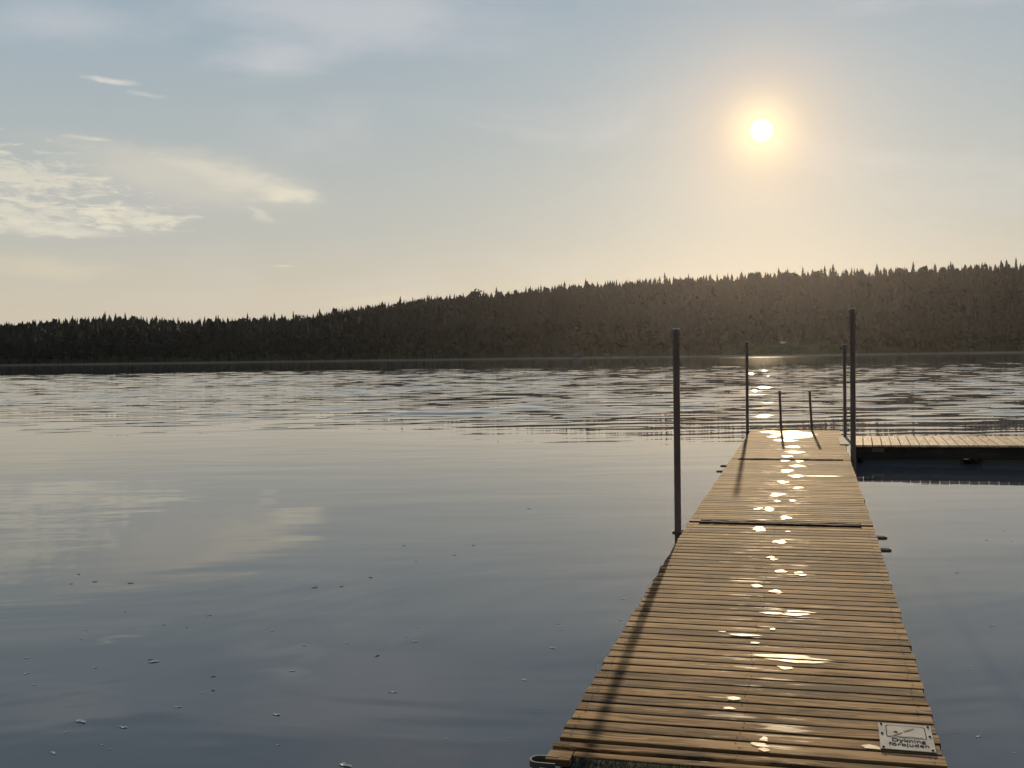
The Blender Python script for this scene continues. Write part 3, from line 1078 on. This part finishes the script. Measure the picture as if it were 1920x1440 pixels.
# ------------------------------------------------------------------ side dock
def side_dock():
    az = 0.30
    tilt = 0.009
    corner = at(1601, 834.5, .262)
    root = link('side_dock', None)
    root.matrix_world = Matrix.Translation(corner) @ Matrix.Rotation(-az, 4, 'Z') @ Matrix.Rotation(-tilt, 4, 'Y')
    tag(root, 'low floating side dock with pale boards and a dark side, right of the jetty end', 'dock')
    rng = np.random.default_rng(9)
    pitch = .1305
    n = 38
    depth = 1.80
    variants = []
    for _ in range(5):
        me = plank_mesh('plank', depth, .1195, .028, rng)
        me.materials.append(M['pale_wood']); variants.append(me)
    for k in range(n):
        o = link('plank', variants[rng.integers(5)], root, None, ((k + .5) * pitch, depth / 2 + rng.uniform(-.006, .006), rng.uniform(-.001, .001)))
        o.rotation_euler = (0, 0, R(90) + (math.pi if rng.random() < .5 else 0))
    L = n * pitch
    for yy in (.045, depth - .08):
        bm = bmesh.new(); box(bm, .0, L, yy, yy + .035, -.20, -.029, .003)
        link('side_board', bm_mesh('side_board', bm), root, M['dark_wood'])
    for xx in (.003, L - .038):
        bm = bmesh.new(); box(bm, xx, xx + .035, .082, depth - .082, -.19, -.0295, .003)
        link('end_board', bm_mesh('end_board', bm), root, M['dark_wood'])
    for x0, x1 in ((.1, 1.5), (1.7, 3.1), (3.4, 4.8)):
        bm = bmesh.new(); box(bm, x0, x1, .09, depth - .09, -.55, -.14, .05)
        link('float', bm_mesh('float', bm), root, M['float'])
    for x0, x1, z0, z1 in ((.25, .42, -.105, -.045), (2.62, 2.95, -.075, -.035)):
        bm = bmesh.new(); box(bm, x0, x1, .037, .0445, z0, z1, .002)
        link('bracket', bm_mesh('bracket', bm), root, M['pole'])


side_dock()


# ------------------------------------------------------------------ sign on the deck
def text_mesh(txt, size):
    cu = bpy.data.curves.new('t', 'FONT')
    cu.body = txt; cu.size = size; cu.align_x = 'CENTER'; cu.extrude = .0006; cu.offset = size * .006
    ob = bpy.data.objects.new('t', cu); COL.objects.link(ob)
    bpy.context.view_layer.update()
    me = bpy.data.meshes.new_from_object(ob.evaluated_get(bpy.context.evaluated_depsgraph_get()))
    bpy.data.objects.remove(ob); bpy.data.curves.remove(cu)
    me.materials.clear()
    return me


def sign():
    s0, s1, z0, z1 = SECTIONS[1]
    sA, tA = deck_hit(1645, 1358); sB, tB = deck_hit(1743, 1366); sC, tC = deck_hit(1656, 1407)
    w, h = .206, .315
    c_s, c_t = (sA + sC) / 2, (tA + tB) / 2
    h = sA - sC
    root = link('warning_sign', None)
    root.matrix_world = SEC[1].matrix_world @ Matrix.Translation((c_t, c_s - s0, .0045)) @ Matrix.Rotation(R(-1.2), 4, 'Z')
    tag(root, 'weathered metal no-diving sign screwed flat on the boards at the near right edge', 'sign')
    plate = mat_metal('sign_plate', (0.25, 0.25, 0.235), 0.8, 0.0, 0.5, (0.18, 0.165, 0.13))
    ink = mat_plain('faded_black_print', (0.022, 0.020, 0.018), 0.95, 0.03, 0.3, 60)
    ochre = mat_plain('faded_ochre_print', (0.33, 0.24, 0.13), 0.9, 0.1, 0.4, 60)
    bm = bmesh.new(); box(bm, -w / 2, w / 2, -h / 2, h / 2, 0, .0035, .0012)
    link('plate', bm_mesh('plate', bm), root, plate)
    # rounded frame round the pictogram
    bm = bmesh.new()
    x0, x1, y0, y1, r = -.075, .078, h * .5 - .165, h * .5 - .022, .015
    pts = []
    for cx, cy, a0 in ((x1 - r, y1 - r, 0), (x0 + r, y1 - r, 90), (x0 + r, y0 + r, 180), (x1 - r, y0 + r, 270)):
        for k in range(5):
            a = R(a0 + 22.5 * k); pts.append((cx + r * math.cos(a), cy + r * math.sin(a), .0042))
    ctr = Vector(((x0 + x1) / 2, (y0 + y1) / 2, .0042))
    outer = [bm.verts.new(p) for p in pts]
    inner = [bm.verts.new(Vector(p) + (ctr - Vector(p)).normalized() * .0042) for p in pts]
    for k in range(len(pts)):
        j = (k + 1) % len(pts)
        bm.faces.new((outer[k], outer[j], inner[j], inner[k]))
    link('pictogram_frame', bm_mesh('pictogram_frame', bm), root, ink)

    def strip(name, pts, wd, mat, zz=.0044):
        bm = bmesh.new()
        prev = None
        for k, (x, y) in enumerate(pts):
            a = Vector(pts[max(k - 1, 0)]); b = Vector(pts[min(k + 1, len(pts) - 1)])
            d = (b - a).normalized(); nn = Vector((-d.y, d.x))
            ww = wd[k] if isinstance(wd, (list, tuple)) else wd
            cur = (bm.verts.new((x + nn.x * ww, y + nn.y * ww, zz)), bm.verts.new((x - nn.x * ww, y - nn.y * ww, zz)))
            if prev: bm.faces.new((prev[0], cur[0], cur[1], prev[1]))
            prev = cur
        link(name, bm_mesh(name, bm), root, mat)
    ym = (y0 + y1) / 2
    bm = bmesh.new()
    bmesh.ops.create_circle(bm, cap_ends=True, segments=14, radius=.0085, matrix=Matrix.Translation((-.038, ym - .006, .0044)))
    link('pictogram_head', bm_mesh('pictogram_head', bm), root, ink)
    strip('pictogram_arm', [(-.045, ym - .042), (-.030, ym - .028), (-.012, ym - .010)], [.003, .006, .003], ochre)
    strip('pictogram_body', [(-.006, ym + .002), (.012, ym + .022), (.034, ym + .046)], [.004, .007, .003], ochre, .0046)
    strip('pictogram_wave', [(-.068, ym - .060), (-.04, ym - .052), (-.01, ym - .060), (.02, ym - .052), (.045, ym - .060), (.065, ym - .054)], .0026, ink)
    for txt, yy in (('Dykning', -h * .5 + .088), ('förbjuden', -h * .5 + .042)):
        o = link('lettering', text_mesh(txt, .047), root, ink, (.006, yy, .0041))
        o.scale = (.83, 1.0, 1.0)
    for x in (-w / 2 + .012, w / 2 - .012):
        for y in (-h / 2 + .016, .02, h / 2 - .016):
            bm = bmesh.new()
            bmesh.ops.create_cone(bm, cap_ends=True, segments=10, radius1=.006, radius2=.0035, depth=.004, matrix=Matrix.Translation((x, y, .0054)))
            link('screw', bm_mesh('screw', bm), root, M['nail'])


sign()


# ------------------------------------------------------------------ wet footprints and pools on the boards
WET = [  # px, py, width px, height px, label or None
    (1495, 1236, 165, 17, 'long glaring pool of water along one board, largest on the near section'),
    (1431, 1391, 44, 22, 'triangular wet patch on the near boards, closest to the camera and left of the sign'),
    (1472, 1252, 34, 9, 'oval wet footprint right below the long glaring pool'),
    (1372, 1310, 34, 8, 'upper of two wet prints side by side on the left of the near boards'),
    (1365, 1329, 30, 7, 'lower of two wet prints side by side on the left of the near boards'),
    (1490, 1150, 70, 12, 'wet streak with a bright blob across the near section, above the long pool'),
    (1445, 1150, 60, 5, 'thin wet streak running left from the bright blob above the long pool'),
    (1485, 815, 84, 17, 'wide blinding pool at the far end of the jetty between the ladder rails'),
    (1632, 1403, 42, 14, 'damp golden patch touching the left side of the metal sign'),
    (1442, 955, 24, 9, 'round wet footprint just beyond the first black rubber joint'),
    (1423, 992, 27, 13, 'wet footprint touching the near side of the first black rubber joint'),
    (1493, 893, 32, 6, None), (1467, 904, 25, 6, None), (1496, 915, 22, 5, None), (1455, 928, 32, 7, None), (1456, 940, 14, 4, None),
    (1486, 939, 17, 4, None), (1422, 954, 17, 5, None), (1471, 971, 24, 8, None), (1477, 997, 12, 3, None), (1465, 1016, 32, 9, None),
    (1448, 1047, 19, 9, None), (1465, 1072, 27, 8, None), (1502, 1076, 26, 9, None), (1418, 1099, 24, 7, None), (1458, 1110, 28, 9, None),
    (1357, 1184, 20, 4, None), (1450, 1180, 13, 4, None), (1390, 1191, 76, 5, None), (1417, 1206, 22, 4, None), (1430, 1406, 26, 4, None),
    (1498, 865, 16, 5, None), (1493, 874, 32, 5, None), (1473, 883, 29, 7, None), (1452, 818, 26, 6, None), (1487, 838, 34, 5, None),
    (1489, 848, 36, 5, None), (1478, 856, 26, 4, None), (1470, 864, 20, 4, None), (1548, 893, 90, 2, None), (1470, 826, 50, 5, None), (1440, 810, 40, 4, None),
]


def wet_patches():
    rng = np.random.default_rng(12)
    zones = [(1250, 2000, 'below the long glaring pool, counting towards the camera', -1), (992, 1236, 'beyond the long glaring pool, counting away', 1),
             (861, 991, 'beyond the first black rubber joint, counting away', 1), (0, 861, 'beyond the second black rubber joint, counting away', 1)]
    for px, py, wpx, hpx, lab in WET:
        s, t = deck_hit(px, py)
        sa, _ = deck_hit(px, py - hpx / 2); sb, _ = deck_hit(px, py + hpx / 2)
        _, ta = deck_hit(px - wpx / 2, py); _, tb = deck_hit(px + wpx / 2, py)
        a, b = (tb - ta) / 2 * .9, max((sa - sb) / 2 * .9, .022)
        i = max(k for k in range(4) if s >= SECTIONS[k][0])
        s0, s1, z0, z1 = SECTIONS[i]
        L = s1 - s0
        n = int(round(L / PITCH_P)); pitch = L / n
        yc = s - s0
        ph = rng.uniform(0, 6.28, 4)
        V, F, Wt = [], [], []
        tri = lab and lab.startswith('triangular')

        def half(u, sg):           # outline: half width at relative station u in -1..1
            if tri: base = .22 + .78 * (1 - (u + 1) / 2)
            else: base = math.sqrt(max(0.0, 1 - u * u)) ** .8
            return a * base * (1 + .22 * math.sin(3.1 * u + ph[0] + sg) + .14 * math.sin(7.3 * u + ph[1] + 2 * sg))

        for k in range(int((yc - b) / pitch) - 1, int((yc + b) / pitch) + 2):
            lo, hi = max(yc - b, k * pitch + .0135), min(yc + b, (k + 1) * pitch - .0135)
            if hi - lo < .006 or k < 0 or k >= n: continue
            shift = rng.uniform(-.25, .25) * a
            m = max(3, int((hi - lo) / .008))
            # outline polygon: left edge up, right edge down, with ragged rims
            cols = 15
            grid = []
            for r_ in range(m + 1):
                y = lo + (hi - lo) * r_ / m
                u = (y - yc) / b
                xl, xr = t + shift - half(u, -1), t + shift + half(u, 1)
                grid.append([len(V) + c for c in range(cols)])
                for c in range(cols):
                    x = xl + (xr - xl) * c / (cols - 1)
                    V.append((x, y + .0015 * math.sin(x * 60 + ph[2]), .0026))
                    Wt.append(1 - abs(2 * c / (cols - 1) - 1) ** 2.0 - .35 * abs(u) ** 3)
            for r0, r1 in zip(grid, grid[1:]):
                for c in range(cols - 1): F.append((r0[c], r0[c + 1], r1[c + 1], r1[c]))
        if not F: continue
        me = mesh_np('puddle', V, F)
        me.attributes.new('wet', 'FLOAT', 'POINT').data.foreach_set('value', np.array(Wt, np.float32))
        o = link('puddle', me, None, M['puddle'])
        o.matrix_world = SEC[i].matrix_world.copy()
        if lab is None:
            lo, hi, where, sg = [z for z in zones if z[0] <= py <= z[1]][0]
            mates = sorted((w for w in WET if w[4] is None and lo <= w[1] <= hi), key=lambda w: -sg * w[1])
            lab = '%s small wet footprint %s' % (ORD[[w[:2] for w in mates].index((px, py))], where)
        tag(o, lab, 'puddle', 'wet footprints and pools on the jetty')


wet_patches()

# ------------------------------------------------------------------ bits floating on the water
DEBRIS = [  # px, py, length px, tone (0 dark, 1 pale), label
    (148, 1077, 9, 0, 'dark leaf scrap floating below the cloud reflection, upper of the group at left'), (133, 1095, 8, 0, None), (178, 1091, 11, 0, None), (245, 1094, 13, 0, None),
    (590, 1102, 14, 0, 'dark forked twig scrap floating left of the middle of the calm water'), (640, 1100, 11, 0, None), (695, 1083, 11, 0, None),
    (852, 1041, 9, 0, None), (780, 1053, 6, 0, None), (757, 1023, 8, 0, None), (887, 1023, 9, 0, None), (350, 1177, 6, 0, None), (235, 1147, 5, 0, None),
    (392, 1154, 12, 1, None), (510, 1183, 11, 1, None), (571, 1210, 13, 1, None), (651, 1205, 11, 1, None), (778, 1203, 16, 1, None), (762, 1195, 8, 1, None),
    (782, 1177, 10, 1, None), (707, 1230, 14, 0, 'dark insect-like bit with pale edges floating in the middle of the calm water'), (50, 1234, 13, 1, None), (49, 1263, 13, 1, None), (178, 1252, 12, 1, None),
    (65, 1284, 11, 1, None), (283, 1237, 12, 0, None), (289, 1241, 24, 1, 'pale knobbly twig beside a dark bit, left part of the calm water'), (400, 1269, 11, 0, None), (400, 1295, 10, 0, None),
    (380, 1300, 10, 1, None), (334, 1326, 15, 1, None), (154, 1353, 30, 1, 'longest pale twig with a dark notch floating at lower left'), (231, 1364, 22, 1, 'short straight pale stick floating at lower left, tilted up to the right'), (125, 1373, 11, 1, None),
    (101, 1412, 18, 1, None), (181, 1431, 7, 1, None), (192, 1397, 9, 1, None), (206, 1405, 9, 1, None), (518, 1340, 22, 1, None), (522, 1397, 10, 1, None),
    (736, 1298, 19, 1, None), (648, 1436, 34, 1, 'pale jointed stick lying at the very bottom edge of the water'), (548, 1258, 14, 1, None), (1037, 1215, 17, 1, None), (1052, 1181, 9, 1, 'bright white curled scrap floating left of the jetty'),
    (1047, 1170, 9, 1, None), (984, 1275, 15, 1, None), (957, 1384, 8, 1, None), (836, 1385, 8, 1, None), (1168, 1123, 12, 1, 'white curled feather-like scrap floating beside the left edge of the jetty'),
    (1165, 1163, 10, 1, None), (1122, 1249, 7, 1, None), (1850, 1013, 6, 0, None), (1882, 996, 6, 0, None), (1896, 1014, 7, 1, None), (1794, 1074, 8, 0, None), (1820, 1112, 6, 0, None),
    (1861, 1174, 11, 1, 'pale scrap with a dark shadow floating right of the jetty, uppermost of three'), (1818, 1256, 9, 1, 'small pale scrap floating right of the jetty, middle of three'), (1833, 1381, 14, 1, 'pale curled scrap floating right of the sign'),
    (1902, 1412, 8, 1, None), (1045, 1121, 6, 0, None), (160, 1182, 8, 1, None), (152, 1198, 8, 1, None), (992, 954, 9, 0, None), (308, 1171, 12, 1, None), (242, 1153, 6, 1, None),
]


def debris():
    rng = np.random.default_rng(2)
    pale = mat_plain('pale_husk', (0.72, 0.68, 0.6), 0.6, 0.4, 0.5, 90)
    dark = mat_plain('dark_husk', (0.035, 0.028, 0.02), 0.7, 0.3, 0.5, 90)
    protos = {0: [], 1: []}
    for tone in (0, 1):
        for _ in range(5):
            bm = bmesh.new()                     # curled scrap: bent strip with ragged width
            n = 7
            rows = []
            bend = rng.uniform(-.5, .5)
            for k in range(n):
                u = k / (n - 1)
                wd = (.11 + .12 * math.sin(math.pi * u)) * rng.uniform(.55, 1.2)
                y = bend * (u - .5) ** 2 + rng.uniform(-.03, .03)
                zc = .03 + .07 * abs(u - .5) * rng.uniform(.2, 1.4)
                rows.append([bm.verts.new((u - .5, y - wd, zc + rng.uniform(0, .05))), bm.verts.new((u - .5, y, zc - .03)), bm.verts.new((u - .5, y + wd, zc + rng.uniform(0, .05)))])
            for a, b in zip(rows, rows[1:]):
                for j in range(2): bm.faces.new((a[j], a[j + 1], b[j + 1], b[j]))
            me = bm_mesh('floating_scrap', bm)
            me.materials.append(pale if tone else dark)
            protos[tone].append(me)
    refs = [(147, 1077, 'the dark leaf scrap'), (590, 1102, 'the forked dark twig'), (707, 1230, 'the dark insect-like bit'), (289, 1241, 'the knobbly twig'),
            (154, 1353, 'the longest pale twig'), (231, 1364, 'the straight pale stick'), (648, 1436, 'the jointed stick at the bottom edge'),
            (1052, 1181, 'the bright curled scrap'), (1168, 1123, 'the feather-like scrap by the jetty'), (1861, 1174, 'the scrap with a dark shadow'), (1833, 1381, 'the curled scrap right of the sign')]
    free = [d for d in DEBRIS if d[4] is None]
    cand = []
    for rx, ry, rn in refs:
        for name_, fx in (('above left of', lambda u, v: u < 0 and v < 0), ('above right of', lambda u, v: u >= 0 and v < 0),
                          ('below left of', lambda u, v: u < 0 and v >= 0), ('below right of', lambda u, v: u >= 0 and v >= 0)):
            for tone_ in (0, 1):
                q_ = sorted((d for d in free if d[3] == tone_ and fx(d[0] - rx, d[1] - ry)), key=lambda d: math.hypot(d[0] - rx, (d[1] - ry) * 1.0))
                for r_, d in enumerate(q_[:4]):
                    cand.append((math.hypot(d[0] - rx, d[1] - ry) + r_ * 60, d[:2], '%s tiny %s scrap %s %s' % (['nearest', 'second nearest', 'third nearest', 'fourth nearest'][r_], 'pale' if tone_ else 'dark', name_, rn)))
    auto = {}
    for _, key, text in sorted(cand):
        auto.setdefault(key, text)
    for px, py, lpx, tone, lab in DEBRIS:
        p = at(px, py, 0)
        size = lpx * p.y / FPX * .82
        o = link('floating_scrap', protos[tone][rng.integers(5)])
        o.location = (p.x, p.y, .0005)
        o.scale = (size, size, size)
        o.rotation_euler = (0, 0, rng.uniform(-.9, .9))
        if lab is None:
            lab = auto.get((px, py), 'tiny pale scrap floating on the calm water' if tone else 'tiny dark scrap floating on the calm water')
        tag(o, lab, 'floating scrap', 'bits floating on the calm water')


debris()


# ------------------------------------------------------------------ haze over the lake
def haze():
    bm = bmesh.new()
    top = float(_sz.max()) + 22
    box(bm, -1500, 1500, -250, 1400, -8, top)
    m = bpy.data.materials.new('haze')
    m.use_nodes = True
    q = NT(m.node_tree)
    v = q.n('ShaderNodeVolumePrincipled')
    v.inputs['Color'].default_value = (0.92, 0.90, 0.96, 1)
    v.inputs['Density'].default_value = 0.000019
    v.inputs['Anisotropy'].default_value = 0.83
    o = q.n('ShaderNodeOutputMaterial')
    q.l(v.outputs[0], o.inputs['Volume'])
    ob = link('haze', bm_mesh('haze', bm), None, m)
    tag(ob, kind='stuff')


haze()
